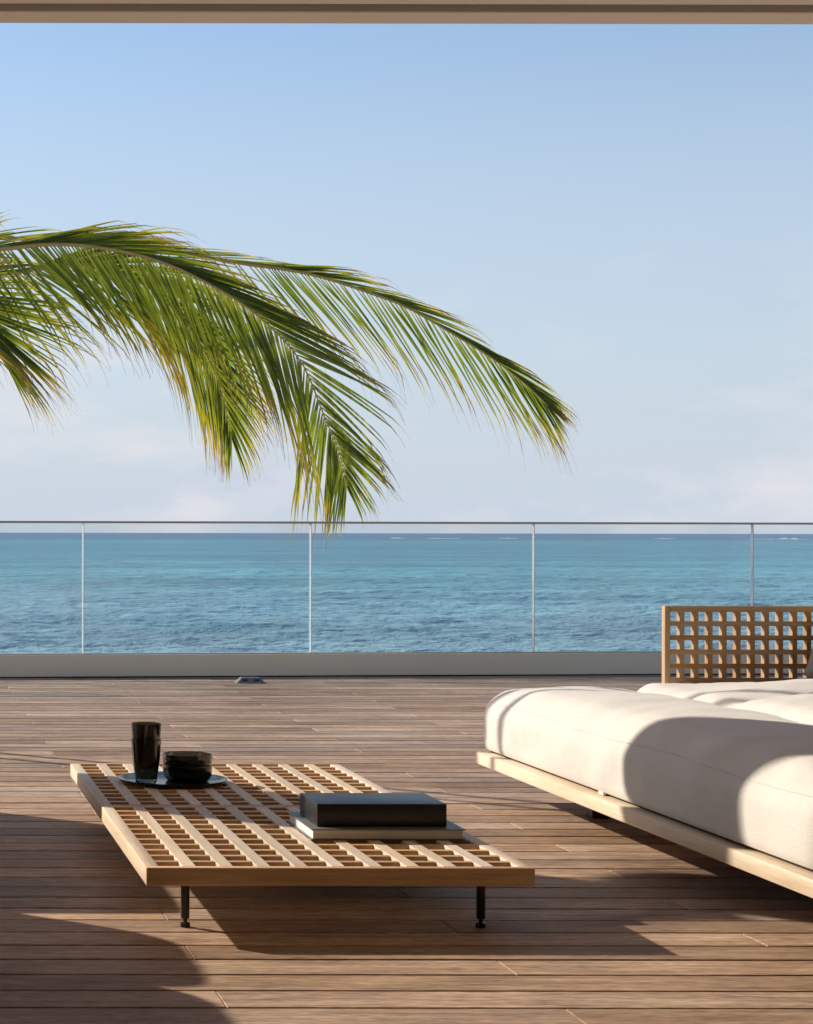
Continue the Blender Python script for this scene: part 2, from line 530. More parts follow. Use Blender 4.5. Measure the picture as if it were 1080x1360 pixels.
# depth of the lagoon: sandy shallows and weed patches, deep blue beyond the reef, sky reflection painted into near tones
lg = wnn.new('ShaderNodeMath'); lg.operation = 'LOGARITHM'; lg.inputs[1].default_value = 10
wll.new(wsep.outputs['Y'], lg.inputs[0])
wmap = wnn.new('ShaderNodeMapping'); wmap.inputs['Scale'].default_value = (0.010, 0.018, 0.02)
wll.new(wg.outputs['Position'], wmap.inputs['Vector'])
wpat = wnn.new('ShaderNodeTexNoise'); wpat.inputs['Scale'].default_value = 1.0; wpat.inputs['Detail'].default_value = 5
wpat.inputs['Roughness'].default_value = 0.6
wll.new(wmap.outputs[0], wpat.inputs['Vector'])
wsum = wnn.new('ShaderNodeMath'); wsum.operation = 'MULTIPLY_ADD'
wll.new(wpat.outputs['Fac'], wsum.inputs[0]); wsum.inputs[1].default_value = 0.55
wll.new(lg.outputs[0], wsum.inputs[2])
wmr = wnn.new('ShaderNodeMapRange'); wmr.inputs['From Min'].default_value = 1.6; wmr.inputs['From Max'].default_value = 3.6
wll.new(wsum.outputs[0], wmr.inputs['Value'])
wr = wnn.new('ShaderNodeValToRGB')
el = wr.color_ramp.elements
el[0].position = 0.0; el[0].color = (0.33, 0.49, 0.54, 1)
el[1].position = 1.0; el[1].color = (0.07, 0.19, 0.32, 1)
for pos, c in ((0.22, (0.30, 0.475, 0.54)), (0.36, (0.21, 0.415, 0.50)), (0.47, (0.15, 0.40, 0.48)),
               (0.60, (0.105, 0.325, 0.43)), (0.72, (0.095, 0.295, 0.41)), (0.82, (0.115, 0.35, 0.44)), (0.88, (0.08, 0.22, 0.35))):
    k = el.new(pos); k.color = (*c, 1)
wll.new(wmr.outputs['Result'], wr.inputs['Fac'])
wsm = wnn.new('ShaderNodeMapping'); wsm.inputs['Scale'].default_value = (0.35, 1.0, 1.0); wsm.inputs['Rotation'].default_value = (0, 0, 0.12)
wll.new(wg.outputs['Position'], wsm.inputs['Vector'])
wst = wnn.new('ShaderNodeTexNoise'); wst.inputs['Scale'].default_value = 0.035; wst.inputs['Detail'].default_value = 10; wst.inputs['Roughness'].default_value = 0.74
wll.new(wsm.outputs[0], wst.inputs['Vector'])
wsr = wnn.new('ShaderNodeMapRange'); wsr.inputs['From Min'].default_value = 0.33; wsr.inputs['From Max'].default_value = 0.67
wsr.inputs['To Min'].default_value = 0.74; wsr.inputs['To Max'].default_value = 1.24
wll.new(wst.outputs['Fac'], wsr.inputs['Value'])
whs = wnn.new('ShaderNodeHueSaturation'); wll.new(wr.outputs['Color'], whs.inputs['Color']); wll.new(wsr.outputs['Result'], whs.inputs['Value'])
wll.new(whs.outputs['Color'], wb.inputs['Base Color'])
hts = []
for sc_, amp, st in ((0.8, 0.8, (0.55, 1.0, 1.0)), (2.6, 0.55, (0.6, 1.0, 1.0)), (0.16, 3.2, (0.6, 1, 1)), (0.05, 6.0, (0.6, 1, 1))):
    mpw = wnn.new('ShaderNodeMapping'); mpw.inputs['Scale'].default_value = st
    mpw.inputs['Rotation'].default_value = (0, 0, 0.25)
    wll.new(wg.outputs['Position'], mpw.inputs['Vector'])
    t = wnn.new('ShaderNodeTexNoise'); t.inputs['Scale'].default_value = sc_; t.inputs['Detail'].default_value = 4
    t.inputs['Roughness'].default_value = 0.6
    wll.new(mpw.outputs[0], t.inputs['Vector'])
    q = wnn.new('ShaderNodeMath'); q.operation = 'MULTIPLY'; q.inputs[1].default_value = amp
    wll.new(t.outputs['Fac'], q.inputs[0]); hts.append(q)
s1 = wnn.new('ShaderNodeMath'); s1.operation = 'ADD'
wll.new(hts[0].outputs[0], s1.inputs[0]); wll.new(hts[1].outputs[0], s1.inputs[1])
s2 = wnn.new('ShaderNodeMath'); s2.operation = 'ADD'
wll.new(s1.outputs[0], s2.inputs[0]); wll.new(hts[2].outputs[0], s2.inputs[1])
wbp = wnn.new('ShaderNodeBump'); wbp.inputs['Strength'].default_value = 1.0; wbp.inputs['Distance'].default_value = 0.34
s3 = wnn.new('ShaderNodeMath'); s3.operation = 'ADD'
wll.new(s2.outputs[0], s3.inputs[0]); wll.new(hts[3].outputs[0], s3.inputs[1])
wll.new(s3.outputs[0], wbp.inputs['Height']); wll.new(wbp.outputs[0], wb.inputs['Normal'])
wnn.remove(wb)
wdf = wnn.new('ShaderNodeBsdfDiffuse'); wll.new(whs.outputs['Color'], wdf.inputs['Color']); wll.new(wbp.outputs[0], wdf.inputs['Normal'])
wgs = wnn.new('ShaderNodeBsdfGlossy'); wgs.inputs['Roughness'].default_value = 0.14; wll.new(wbp.outputs[0], wgs.inputs['Normal'])
wfr = wnn.new('ShaderNodeFresnel'); wfr.inputs['IOR'].default_value = 1.33; wll.new(wbp.outputs[0], wfr.inputs['Normal'])
wmn = wnn.new('ShaderNodeMath'); wmn.operation = 'MINIMUM'; wmn.inputs[1].default_value = 0.36
wll.new(wfr.outputs[0], wmn.inputs[0])
wmx = wnn.new('ShaderNodeMixShader')
wll.new(wmn.outputs[0], wmx.inputs['Fac']); wll.new(wdf.outputs[0], wmx.inputs[1]); wll.new(wgs.outputs[0], wmx.inputs[2])
wll.new(wmx.outputs[0], wnn['Material Output'].inputs['Surface'])
M['water'] = wm


def build_sea():
    inv = np.concatenate([np.linspace(1 / 24, 1 / 48, 40, endpoint=False),
                          np.linspace(1 / 48, 1 / 2400, 460)])
    ys = np.concatenate([1 / inv, [4000, 8000, 16000, 30000, 60000]])
    us = np.concatenate([np.linspace(-2.2, -0.12, 24, endpoint=False), np.linspace(-0.12, 0.60, 420, endpoint=False),
                         np.linspace(0.60, 2.4, 24)])
    Y, U = np.meshgrid(ys, us, indexing='ij')
    X = Y * U
    Z = np.zeros_like(X)
    step = np.gradient(ys)[:, None]
    for k in range(46):
        lam = 0.45 * (7 / 0.45) ** rng.random()
        th = math.radians(-100 + rng.normal(0, 26))
        kk = 2 * math.pi / lam
        amp = 0.0085 * lam ** 0.5
        ph = rng.random() * 6.28
        fade = np.clip(1.4 - step * abs(math.sin(th)) / (lam * 0.9), 0.0, 1)
        a = kk * (X * math.cos(th) + Y * math.sin(th)) + ph
        Z += amp * fade * (np.sin(a) + 0.25 * np.sin(2 * a + 1.3))
    # long ocean swell outside the reef
    far = np.clip((Y - 2000) / 2000, 0, 1)
    Z += far * (1.5 * np.sin(X / 90 + 1) + 1.2 * np.sin(X / 41 + 2) + 0.8 * np.sin(X / 170)) * (Y < 12000) * 1.2
    Z += SEA
    ny, nx = X.shape
    co = np.stack([X, Y, Z], -1).reshape(-1, 3)
    i = np.arange(ny - 1)[:, None] * nx + np.arange(nx - 1)[None, :]
    quads = np.stack([i, i + 1, i + nx + 1, i + nx], -1).reshape(-1, 4)
    me = bpy.data.meshes.new('sea')
    me.vertices.add(len(co)); me.vertices.foreach_set('co', co.ravel())
    me.loops.add(quads.size); me.loops.foreach_set('vertex_index', quads.ravel())
    me.polygons.add(len(quads))
    me.polygons.foreach_set('loop_start', np.arange(len(quads)) * 4)
    me.polygons.foreach_set('loop_total', np.full(len(quads), 4))
    me.update(calc_edges=True)
    me.shade_smooth()
    tag(link('sea', me, M['water']), kind='structure')


build_sea()

# white water breaking on the reef: long low ridges of foam
foam, _, _, fb = new_mat('foam', (0.42, 0.48, 0.53), 0.9, 0.2)


def surf(name, x_px0, x_px1, Y, h, label, seed):
    r = random.Random(seed)
    a, b = (x_px0 - CX) / F_PX * Y, (x_px1 - CX) / F_PX * Y
    n_ = 60
    v, f = [], []
    for i in range(n_ + 1):
        t = i / n_
        x = a + (b - a) * t
        hh = h * (math.sin(math.pi * t) ** 0.4) * (0.25 + 0.75 * abs(noise.noise(Vector((t * 9 + seed, seed, 0)))) * 1.8)
        y = Y + 6 * noise.noise(Vector((t * 6, seed, 2)))
        for dy, dz in ((-9, -0.4), (-3, hh * 0.7), (0, hh), (4, hh * 0.6), (10, -0.4)):
            v.append((x, y + dy, SEA + dz))
    for i in range(n_):
        for k in range(4):
            p = i * 5 + k
            f.append((p, p + 5, p + 6, p + 1))
    me = bpy.data.meshes.new('surf'); me.from_pydata(v, [], f); me.shade_smooth()
    tag(link(name, me, foam), label, None, None, 'stuff')


for i, (a, b, Y, h) in enumerate(((520, 540, 1500, 0.8), (566, 612, 1450, 0.8), (664, 690, 1500, 0.6), (1000, 1075, 1400, 1.1),
                                  (1090, 1300, 1420, 1.2), (868, 900, 1500, 0.5))):
    surf('surf', a, b, Y, h, 'white surf breaking on the reef near the horizon', i * 3.7)

v = []
for (y, z) in ((13.3, -2.2), (18, -2.35), (24, -2.6), (30, -3.0), (40, -3.6)):
    for x in (-70, -20, -5, 0, 5, 12, 30, 80):
        v.append((x, y, z + 0.06 * noise.noise(Vector((x, y, 0)))))
f = [(r * 8 + c, r * 8 + c + 1, r * 8 + c + 9, r * 8 + c + 8) for r in range(4) for c in range(7)]
me = bpy.data.meshes.new('beach'); me.from_pydata(v, [], f); me.shade_smooth()
tag(link('beach', me, M['sand']), kind='structure')

# ------------------------------------------------------------------ deck
RY0, RK = 12.71, 0.084                      # railing line: Y = RY0 + RK * X


def rail_y(x): return RY0 + RK * x


deck = box('deck_base', -16, 18, -6, 12.05, -0.40, -0.034, M['dark'], bev=0)
tag(deck, kind='structure')
# wedge of the base that follows the slanting railing
v = [(-16, 12.05, -0.40), (18, 12.05, -0.40), (18, rail_y(18) + 0.2, -0.40), (-16, rail_y(-16) + 0.2, -0.40)]
v += [(x, y, -0.034) for x, y, z in v]
me = bpy.data.meshes.new('deck_edge')
me.from_pydata(v, [], [(3, 2, 1, 0), (4, 5, 6, 7), (0, 1, 5, 4), (1, 2, 6, 5), (2, 3, 7, 6), (3, 0, 4, 7)])
o = link('deck_edge', me, M['dark']); keep(o, deck)

PITCH, GAP, BLEN = 0.1482, 0.0115, 2.0190
ROW0 = 3.841 - 6 * PITCH                    # centre of the first row built board by board
JOINT = [1.325, 0.652, 1.996]
bm_board = box_mesh(BLEN - 0.0016, PITCH - GAP, 0.026, 0.0018, 1, M['deck'])
rest_v, rest_f = [], []
b_me = bm_board
bv = np.array([v_.co[:] for v_ in b_me.vertices])
bf = [tuple(p.vertices) for p in b_me.polygons]
n_board = 0
rows = int((13.6 - (-3.0)) / PITCH)
for r in range(-40, 70):
    yc = ROW0 + r * PITCH
    j = JOINT[r % 3]
    for k in range(-5, 6):
        xc = j + (k + 0.5) * BLEN
        y_end = yc + PITCH / 2
        if yc > rail_y(xc) + 0.12: continue
        if r >= 0 and -1.0 < xc + BLEN / 2 and xc - BLEN / 2 < 5.9 and xc + BLEN / 2 > 0.045 * yc - 0.9 and xc - BLEN / 2 < 0.47 * yc + 0.4 and n_board < 300:
            o = link('deck_board', bm_board)
            o.location = (xc, yc, -0.013 + random.uniform(-0.0006, 0.0006))
            keep(o, deck)
            n_board += 1
        else:
            base = len(rest_v)
            rest_v.extend((bv + np.array([xc, yc, -0.013])).tolist())
            rest_f.extend([tuple(base + i for i in q) for q in bf])
me = bpy.data.meshes.new('deck_rest'); me.from_pydata(rest_v, [], rest_f); me.materials.append(M['deck'])
o = link('deck_boards_beyond', me); o['kind'] = 'stuff'; keep(o, deck)
print('boards', n_board)

# ------------------------------------------------------------------ roof over the terrace
SO = 2.825
roof = empty('villa', (1.0, 2.0, 0), 'beige roof edge of the villa with a dark track groove along the top', 'building')
box('header', -9, 13, 7.05, 7.206, SO, 3.15, M['soffit'], roof, 0.004)
box('ceiling', -9, 13, -4.0, 6.962, SO + 0.006, 3.15, M['soffit'], roof, 0.004)
box('track', -9, 13, 6.966, 7.046, SO + 0.07, 3.14, M['dark'], roof, 0)
for y in (6.985, 7.027):
    box('track_rib', -9, 13, y - 0.004, y + 0.004, SO + 0.03, SO + 0.069, M['black'], roof, 0.001)
M['panel'] = mottled('warm_grey_wall_plaster', (0.15, 0.115, 0.085), (0.19, 0.15, 0.115), 1.5, 0.8, 0.15, 50)
box('unseen_wall', -6.0, 9.5, -4.25, -4.0, 0.0, SO + 0.004, M['panel'], roof, 0.004)  # unseen walls, added and kept dark to dim the camera-facing sides
box('unseen_wall', -6.3, -6.002, -4.25, 0.6, 0.0, SO + 0.004, M['panel'], roof, 0.004)
box('unseen_wall', 9.502, 9.8, -4.25, 6.6, 0.0, SO + 0.004, M['panel'], roof, 0.004)
# ------------------------------------------------------------------ glass railing
rail = empty('glass_railing', (2.7, rail_y(2.7), 0), 'frameless glass railing on a beige plinth along the deck edge', 'railing')
ang = math.atan(RK)
ex = Vector((math.cos(ang), math.sin(ang), 0))


def along(name, xa, xb, d0, d1, z0, z1, mat, bev=0.002, parent=rail):
    """a bar along the railing line between abscissae xa and xb, from d0 to d1 behind its face"""
    A = Vector((xa, rail_y(xa), 0)); B = Vector((xb, rail_y(xb), 0))
    L = (B - A).length
    nrm = Vector((-ex.y, ex.x, 0))
    o = link(name, box_mesh(L, d1 - d0, z1 - z0, bev, 1, mat))
    o.location = (A + B) / 2 + nrm * (d0 + d1) / 2 + Vector((0, 0, (z0 + z1) / 2))
    o.rotation_euler.z = ang
    keep(o, parent)
    return o


for k in range(-1, 2):
    along('plinth_panel', -0.9 + 7.2 * k + 0.001, -0.9 + 7.2 * (k + 1) - 0.001, 0, 0.13, 0.007, 0.150, M['paint'], 0.003)
along('shadow_gap', -5.6, 13.0, 0.02, 0.11, -0.03, 0.009, M['dark'], 0)
along('glazing_channel', -5.6, 13.0, 0.028, 0.066, 0.148, 0.157, M['rail'], 0.001)
J0, JS = 1.1926, 1.5205
for k in range(-4, 7):
    xa, xb = J0 + JS * k + 0.006, J0 + JS * (k + 1) - 0.006
    p = along('pane', xa, xb, 0.040, 0.054, 0.158, 1.012, M['glass'], 0)
    e1 = along('edge_glint', xb + 0.0005, xb + 0.0045, 0.0385, 0.0555, 0.158, 1.012, M['edge_white'], 0.0005)  # white strip painted for sky light refracted in the glass edge
    e2 = along('edge_bead', xa - 0.0025, xa - 0.0005, 0.0385, 0.0555, 0.158, 1.012, M['edge_dark'], 0.0004)
along('top_rail', -5.6, 13.0, 0.030, 0.064, 1.012, 1.026, M['rail'], 0.002)

# ------------------------------------------------------------------ palm tree
pmat, pnn, pll, pbb = new_mat('palm_leaf', (0.09, 0.15, 0.03), 0.42, 0.45)
uvn = pnn.new('ShaderNodeUVMap'); uvn.uv_map = 'leaf'
us = pnn.new('ShaderNodeSeparateXYZ'); pll.new(uvn.outputs['UV'], us.inputs['Vector'])
ur = pnn.new('ShaderNodeMath'); ur.operation = 'MULTIPLY_ADD'; ur.inputs[1].default_value = 0.34
pll.new(us.outputs['X'], ur.inputs[0]); pll.new(us.outputs['Y'], ur.inputs[2])
pr = pnn.new('ShaderNodeValToRGB')
ee = pr.color_ramp.elements
ee[0].position = 0.0; ee[0].color = (0.20, 0.19, 0.035, 1)
ee[1].position = 1.0; ee[1].color = (0.10, 0.068, 0.045, 1)
for pos, c in ((0.10, (0.125, 0.145, 0.022)), (0.55, (0.095, 0.12, 0.016)), (0.74, (0.16, 0.155, 0.022)), (0.85, (0.27, 0.20, 0.035)), (0.91, (0.12, 0.085, 0.055))):
    k = ee.new(pos); k.color = (*c, 1)
sc_u = pnn.new('ShaderNodeMath'); sc_u.operation = 'MULTIPLY'; sc_u.inputs[1].default_value = 0.86
pll.new(ur.outputs[0], sc_u.inputs[0]); pll.new(sc_u.outputs[0], pr.inputs['Fac'])
pgeo = pnn.new('ShaderNodeNewGeometry')
pnz = pnn.new('ShaderNodeTexNoise'); pnz.inputs['Scale'].default_value = 7; pnz.inputs['Detail'].default_value = 4
pll.new(pgeo.outputs['Position'], pnz.inputs['Vector'])
phs = pnn.new('ShaderNodeHueSaturation')
pmr = pnn.new('ShaderNodeMapRange'); pmr.inputs['To Min'].default_value = 0.55; pmr.inputs['To Max'].default_value = 1.45
pll.new(pnz.outputs['Fac'], pmr.inputs['Value']); pll.new(pmr.outputs['Result'], phs.inputs['Value'])
pll.new(pr.outputs['Color'], phs.inputs['Color'])
pll.new(phs.outputs['Color'], pbb.inputs['Base Color'])
ptr = pnn.new('ShaderNodeBsdfTranslucent')
phs2 = pnn.new('ShaderNodeHueSaturation'); phs2.inputs['Value'].default_value = 2.5; phs2.inputs['Saturation'].default_value = 1.08
pll.new(phs.outputs['Color'], phs2.inputs['Color']); pll.new(phs2.outputs['Color'], ptr.inputs['Color'])
pmx = pnn.new('ShaderNodeMixShader'); pmx.inputs['Fac'].default_value = 0.55
pll.new(pbb.outputs[0], pmx.inputs[1]); pll.new(ptr.outputs[0], pmx.inputs[2])
pll.new(pmx.outputs[0], pnn['Material Output'].inputs['Surface'])
M['leaf'] = pmat
M['rachis'] = mottled('palm_rachis', (0.38, 0.25, 0.07), (0.46, 0.32, 0.10), 4, 0.5)


def catmull(pts, n_):
    out = []
    m = len(pts) - 1
    for i in range(n_ + 1):
        t = i / n_ * m
        k = min(int(t), m - 1)
        u = t - k
        p0, p1, p2, p3 = pts[max(k - 1, 0)], pts[k], pts[k + 1], pts[min(k + 2, m)]
        out.append(0.5 * ((2 * p1) + (p2 - p0) * u + (2 * p0 - 5 * p1 + 4 * p2 - p3) * u * u + (3 * p1 - p0 - 3 * p2 + p3) * u ** 3))
    return out


def lerp_list(keys, s):
    for (a, va), (b, vb) in zip(keys, keys[1:]):
        if s <= b:
            t = (s - a) / (b - a) if b > a else 0
            return va + (vb - va) * t
    return keys[-1][1]


def frond(parent, pts, n_leaf, Lmax, side_keys, ang_keys, len_keys, droop, seed, s0=0.1, width=0.036, vee=0.15, rb=0.022, far_len=1.0, dry=0.0, far_ang=None, tails=1.0):
    r = random.Random(seed)
    Lmax *= PK; width *= PK; rb *= PK
    N_ = 120
    c = catmull(pts, N_)
    rach = link('frond', tube_mesh(c[::3], [rb * (1 - 0.86 * (i / N_) ** 0.8) for i in range(0, N_ + 1, 3)], 6, M['rachis']))
    keep(rach, parent)
    V_, Fc, UV = [], [], []
    ROWS = 11
    for i in range(n_leaf):
        s = s0 + (1 - s0) * (i + r.uniform(-0.35, 0.35)) / (n_leaf - 1)
        s = min(max(s, s0), 0.998)
        k = min(int(s * N_), N_ - 1)
        base = c[k].lerp(c[k + 1], s * N_ - k)
        T = (c[min(k + 2, N_)] - c[max(k - 2, 0)]).normalized()
        S = lerp_list(side_keys, s)
        S = (S - T * S.dot(T)).normalized()
        U_ = S.cross(T)
        if U_.z < 0: U_ = -U_
        for sg in (1, -1):
            a = math.radians(lerp_list(ang_keys if sg > 0 or far_ang is None else far_ang, s) + r.gauss(0, 1.8))
            L = Lmax * lerp_list(len_keys, s) * r.uniform(0.86, 1.08) * (far_len if sg < 0 else 1.0)
            d = (T * math.cos(a) + S * sg * math.sin(a) + U_ * (vee + r.gauss(0, 0.03))).normalized()
            Wv = (T - d * T.dot(d))
            Wv = (Wv.normalized() * 1.0 + U_ * r.gauss(0.2, 0.14) * sg).normalized()
            p = base + d * rb * 0.5
            w = width * r.uniform(0.8, 1.15) * (0.55 + 0.45 * min(1, lerp_list(len_keys, s) * 1.3))
            dr = droop * r.uniform(0.75, 1.25)
            tail = r.uniform(0.2, 1.3) * tails
            kink = r.random() < 0.10
            kt = r.uniform(0.55, 0.8)
            b0 = len(V_)
            st = L / (ROWS - 1)
            rr = max(0.0, min(1.0, r.random() ** 1.6 + dry))
            for q in range(ROWS):
                t = q / (ROWS - 1)
                ww = w * (0.4 + 0.6 * min(1, t / 0.15)) * (max(0.0, 1 - t / 0.9) ** 0.62 + 0.07)
                W2 = (Wv - d * Wv.dot(d)).normalized()
                nrm = d.cross(W2)
                V_.append(p - W2 * ww / 2)
                V_.append(p + nrm * ww * 0.16)
                V_.append(p + W2 * ww / 2)
                for _ in range(3): UV.append((rr, t))
                g = dr * (0.06 + t ** 1.6) * 0.26 + (0.34 * tail if t > 0.78 else 0)
                if kink and t > kt: g += 0.5
                d = (d + Vector((0, 0, -1)) * g + Vector((r.gauss(0, .012), r.gauss(0, .012), 0))).normalized()
                p = p + d * st
            for q in range(ROWS - 1):
                x = b0 + q * 3
                Fc.append((x, x + 1, x + 4, x + 3)); Fc.append((x + 1, x + 2, x + 5, x + 4))
    me = bpy.data.meshes.new('leaflets')
    me.from_pydata([tuple(v_) for v_ in V_], [], Fc)
    uv = me.uv_layers.new(name='leaf')
    li = np.empty(len(me.loops), dtype=np.int32); me.loops.foreach_get('vertex_index', li)
    uv.data.foreach_set('uv', np.array(UV)[li].ravel())
    me.shade_smooth()
    o = link('leaflets', me, M['leaf']); o['kind'] = 'stuff'
    o.parent = rach
    return rach


PK = 1.28                                  # the palm stands well behind the railing
PY = 15.6 * PK
CROWN = P(-330, 395, PY)
palm = empty('palm_tree', (CROWN.x - 0.5, PY + 0.1, -2.3), 'coconut palm with long green fronds drooping in from the left', 'palm tree')
tp = [Vector((CROWN.x - 0.5, PY + 0.1, -2.45)), Vector((CROWN.x - 0.42, PY + 0.05, -1)), Vector((CROWN.x - 0.2, PY, 1.0)), CROWN + Vector((0, 0, 0.05))]
tc_ = catmull(tp, 44)
keep(link('trunk', tube_mesh(tc_, [0.19 - 0.07 * (i / 44) + (0.012 if i % 2 else 0) + 0.1 * math.exp(-i / 3) for i in range(45)], 14, M['bark'])), palm)
V3 = Vector


def PP(*a): return [P(x, y, Y * PK) for x, y, Y in a]


# the long near frond
frond(palm, PP((-330, 395, 15.6), (-160, 345, 15.4), (0, 331, 15.2), (55, 325, 15.15), (111, 326, 15.1), (178, 337, 15.05), (230, 354, 15.0),
               (274, 375, 14.97), (315, 399, 14.94), (352, 427, 14.9), (400, 480, 14.86), (432, 556, 14.84), (450, 598, 14.82), (460, 644, 14.8)),
      138, 1.44,
      [(0, V3((0.0, -0.5, -0.85))), (0.45, V3((0.0, -0.5, -0.85))), (0.66, V3((-0.4, -0.55, -0.65))), (0.82, V3((-0.9, -0.25, -0.35))), (1, V3((-1, -0.1, -0.2)))],
      [(0, 60), (0.4, 54), (0.62, 42), (0.8, 33), (0.92, 28), (1, 16)],
      [(0, 0.55), (0.2, 0.86), (0.45, 0.92), (0.6, 1.0), (0.74, 0.98), (0.86, 0.64), (0.94, 0.46), (1, 0.28)], 0.26, 11, far_len=0.80, width=0.0262, vee=-0.02,
      far_ang=[(0, 20), (0.25, 10), (0.45, 8), (0.58, 15), (0.75, 29), (0.9, 30), (1, 16)])
# the frond that reaches farthest right
frond(palm, PP((-330, 392, 15.8), (-120, 322, 16.0), (60, 318, 16.1), (200, 330, 16.2), (326, 350, 16.3), (378, 357, 16.3), (430, 368, 16.35), (496, 390, 16.4),
               (544, 409, 16.4), (604, 444, 16.4), (648, 471, 16.4), (678, 493, 16.4), (700, 511, 16.4), (718, 528, 16.4), (728, 538, 16.4)),
      122, 1.16,
      [(0, V3((0.0, -0.5, -0.85))), (0.6, V3((0.0, -0.45, -0.9))), (0.85, V3((-0.2, -0.4, -0.85))), (1, V3((-0.5, -0.3, -0.6)))],
      [(0, 60), (0.5, 46), (0.75, 30), (0.9, 19), (1, 9)],
      [(0, 0.6), (0.2, 1.0), (0.6, 1.0), (0.8, 0.80), (0.93, 0.42), (1, 0.22)], 0.20, 23, width=0.0195, vee=0.0, far_len=0.75, dry=0.24,
      far_ang=[(0, 18), (0.25, 9), (0.5, 8), (0.75, 7), (1, 5)])
# the frond behind that hangs steeply and ends in yellow tips
frond(palm, PP((-330, 400, 15.9), (-150, 362, 16.0), (0, 364, 16.1), (70, 353, 16.1), (130, 353, 16.1), (185, 374, 16.1), (230, 410, 16.1), (259, 446, 16.1),
               (281, 486, 16.1), (297, 530, 16.1), (307, 580, 16.1)),
      122, 1.32,
      [(0, V3((0.0, -0.5, -0.85))), (0.6, V3((-0.2, -0.5, -0.8))), (0.85, V3((-0.8, -0.4, -0.3))), (1, V3((-1, -0.2, -0.2)))],
      [(0, 54), (0.5, 48), (0.8, 26), (1, 12)],
      [(0, 0.6), (0.2, 1.0), (0.6, 1.0), (0.85, 0.6), (1, 0.3)], 0.42, 37, dry=0.16, width=0.0245, vee=0.02,
      far_ang=[(0, 18), (0.3, 9), (0.5, 9), (0.65, 16), (0.8, 24), (1, 12)])
# the lower frond at the left, only its long straight leaflets reach into the picture
frond(palm, PP((-330, 405, 15.3), (-250, 385, 15.2), (-170, 378, 15.1), (-95, 388, 15.05), (-45, 408, 15.0), (-12, 438, 15.0)),
      80, 1.25,
      [(0, V3((0.0, -0.5, -0.85))), (1, V3((-0.1, -0.5, -0.85)))],
      [(0, 40), (0.6, 30), (1, 12)],
      [(0, 0.6), (0.25, 1.0), (0.7, 1.0), (1, 0.7)], 0.10, 41, width=0.027, vee=0.0, far_ang=[(0, 20), (0.6, 12), (1, 6)])
# a short young frond rising behind, its upper leaflets stand clear of the rest
frond(palm, PP((-330, 390, 16.3), (-230, 345, 16.4), (-140, 322, 16.5), (-60, 318, 16.5)),
      50, 0.72,
      [(0, V3((0.0, -0.6, -0.8))), (1, V3((0, -0.5, -0.8)))],
      [(0, 50), (1, 24)], [(0, 0.7), (0.4, 1.0), (1, 0.8)], 0.12, 53, width=0.034, vee=0.05, far_ang=[(0, 52), (0.7, 44), (1, 26)], tails=0.2)
# the rest of the crown, left of the picture
for q, (dx, dy, up, drop, sd_) in enumerate(((-3.6, -0.8, 1.2, -1.6, 3), (-3.4, 1.6, 1.6, -0.8, 4), (-1.8, -3.0, 1.2, -1.8, 5), (-2.2, 3.0, 1.5, -1.0, 6),
                                            (-2.6, 0.3, 2.6, 1.4, 7), (-1.2, 0.9, 3.0, 2.9, 8), (-3.3, -1.6, 0.2, -2.4, 9), (-0.9, -0.9, 2.8, 2.3, 10))):
    A = CROWN
    pts = [A + V3((dx * t, dy * t, up * math.sin(min(1.0, t * 1.25) * math.pi / 2) + (drop - up) * max(0, t - 0.35) ** 1.6 / 0.65 ** 1.6)) for t in (0, 0.2, 0.4, 0.6, 0.8, 1.0)]
    sv = V3((-dy, dx, 0)).normalized()
    frond(palm, pts, 64, 0.95, [(0, sv), (1, sv)], [(0, 60), (0.5, 48), (1, 14)], [(0, 0.6), (0.2, 1), (0.6, 1), (1, 0.3)], 0.7, 60 + sd_)

# ------------------------------------------------------------------ daybed
XS, YF, YN = 2.07, 7.06, 4.33               # left face of the frame, far end, near end
ZB, ZT = 0.120, 0.164
XR = 4.45
bed = empty('daybed', ((XS + XR) / 2, (YF + YN) / 2, 0),
            'low teak daybed with thick cream mattresses and a lattice backrest', 'daybed')
box('side_rail', XS, XS + 0.085, YN, YF, ZB, ZT, M['teak'], bed, 0.005, 2)
box('side_rail', XR - 0.085, XR, YN, YF, ZB, ZT, M['teak'], bed, 0.005, 2)
box('end_rail', XS + 0.0852, XR - 0.0852, YF - 0.085, YF - 0.001, ZB + 0.0005, ZT - 0.0008, M['teak_x'], bed, 0.005, 2)
box('end_rail', XS + 0.0852, XR - 0.0852, YN + 0.001, YN + 0.085, ZB + 0.0005, ZT - 0.0008, M['teak_x'], bed, 0.005, 2)
for i in range(22):
    y = YN + 0.13 + i * 0.117
    box('platform_slat', XS + 0.086, XR - 0.086, y, y + 0.09, ZB + 0.010, ZT - 0.004, M['teak_x'], bed, 0.003)
for (x, y) in ((2.30, 6.52), (2.30, 4.75), (4.2, 6.52), (4.2, 4.75)):
    box('foot', x, x + 0.06, y, y + 0.06, 0.0005, ZB + 0.012, M['black'], bed, 0.003)
box('mattress_base', 2.114, 4.40, 4.50, 7.03, ZT + 0.0005, ZT + 0.012, M['webbing'], bed, 0.003)
m1 = link('mattress', cushion_mesh(2.112, 2.64, 4.46, 7.105, ZT + 0.009, 0.376, 0.080, 0.056, 0.022, (20, 90, 10), 0.014, M['linen'], 1.7)); keep(m1, bed)
m2 = link('mattress', cushion_mesh(2.625, 4.42, 4.46, 7.064, ZT + 0.009, 0.410, 0.070, 0.050, 0.006, (60, 90, 6), 0.026, M['linen'], 9.2)); keep(m2, bed)
box('care_tag', 2.100, 2.110, 5.86, 5.90, ZT + 0.002, ZT + 0.018, M['tag'], bed, 0.001)
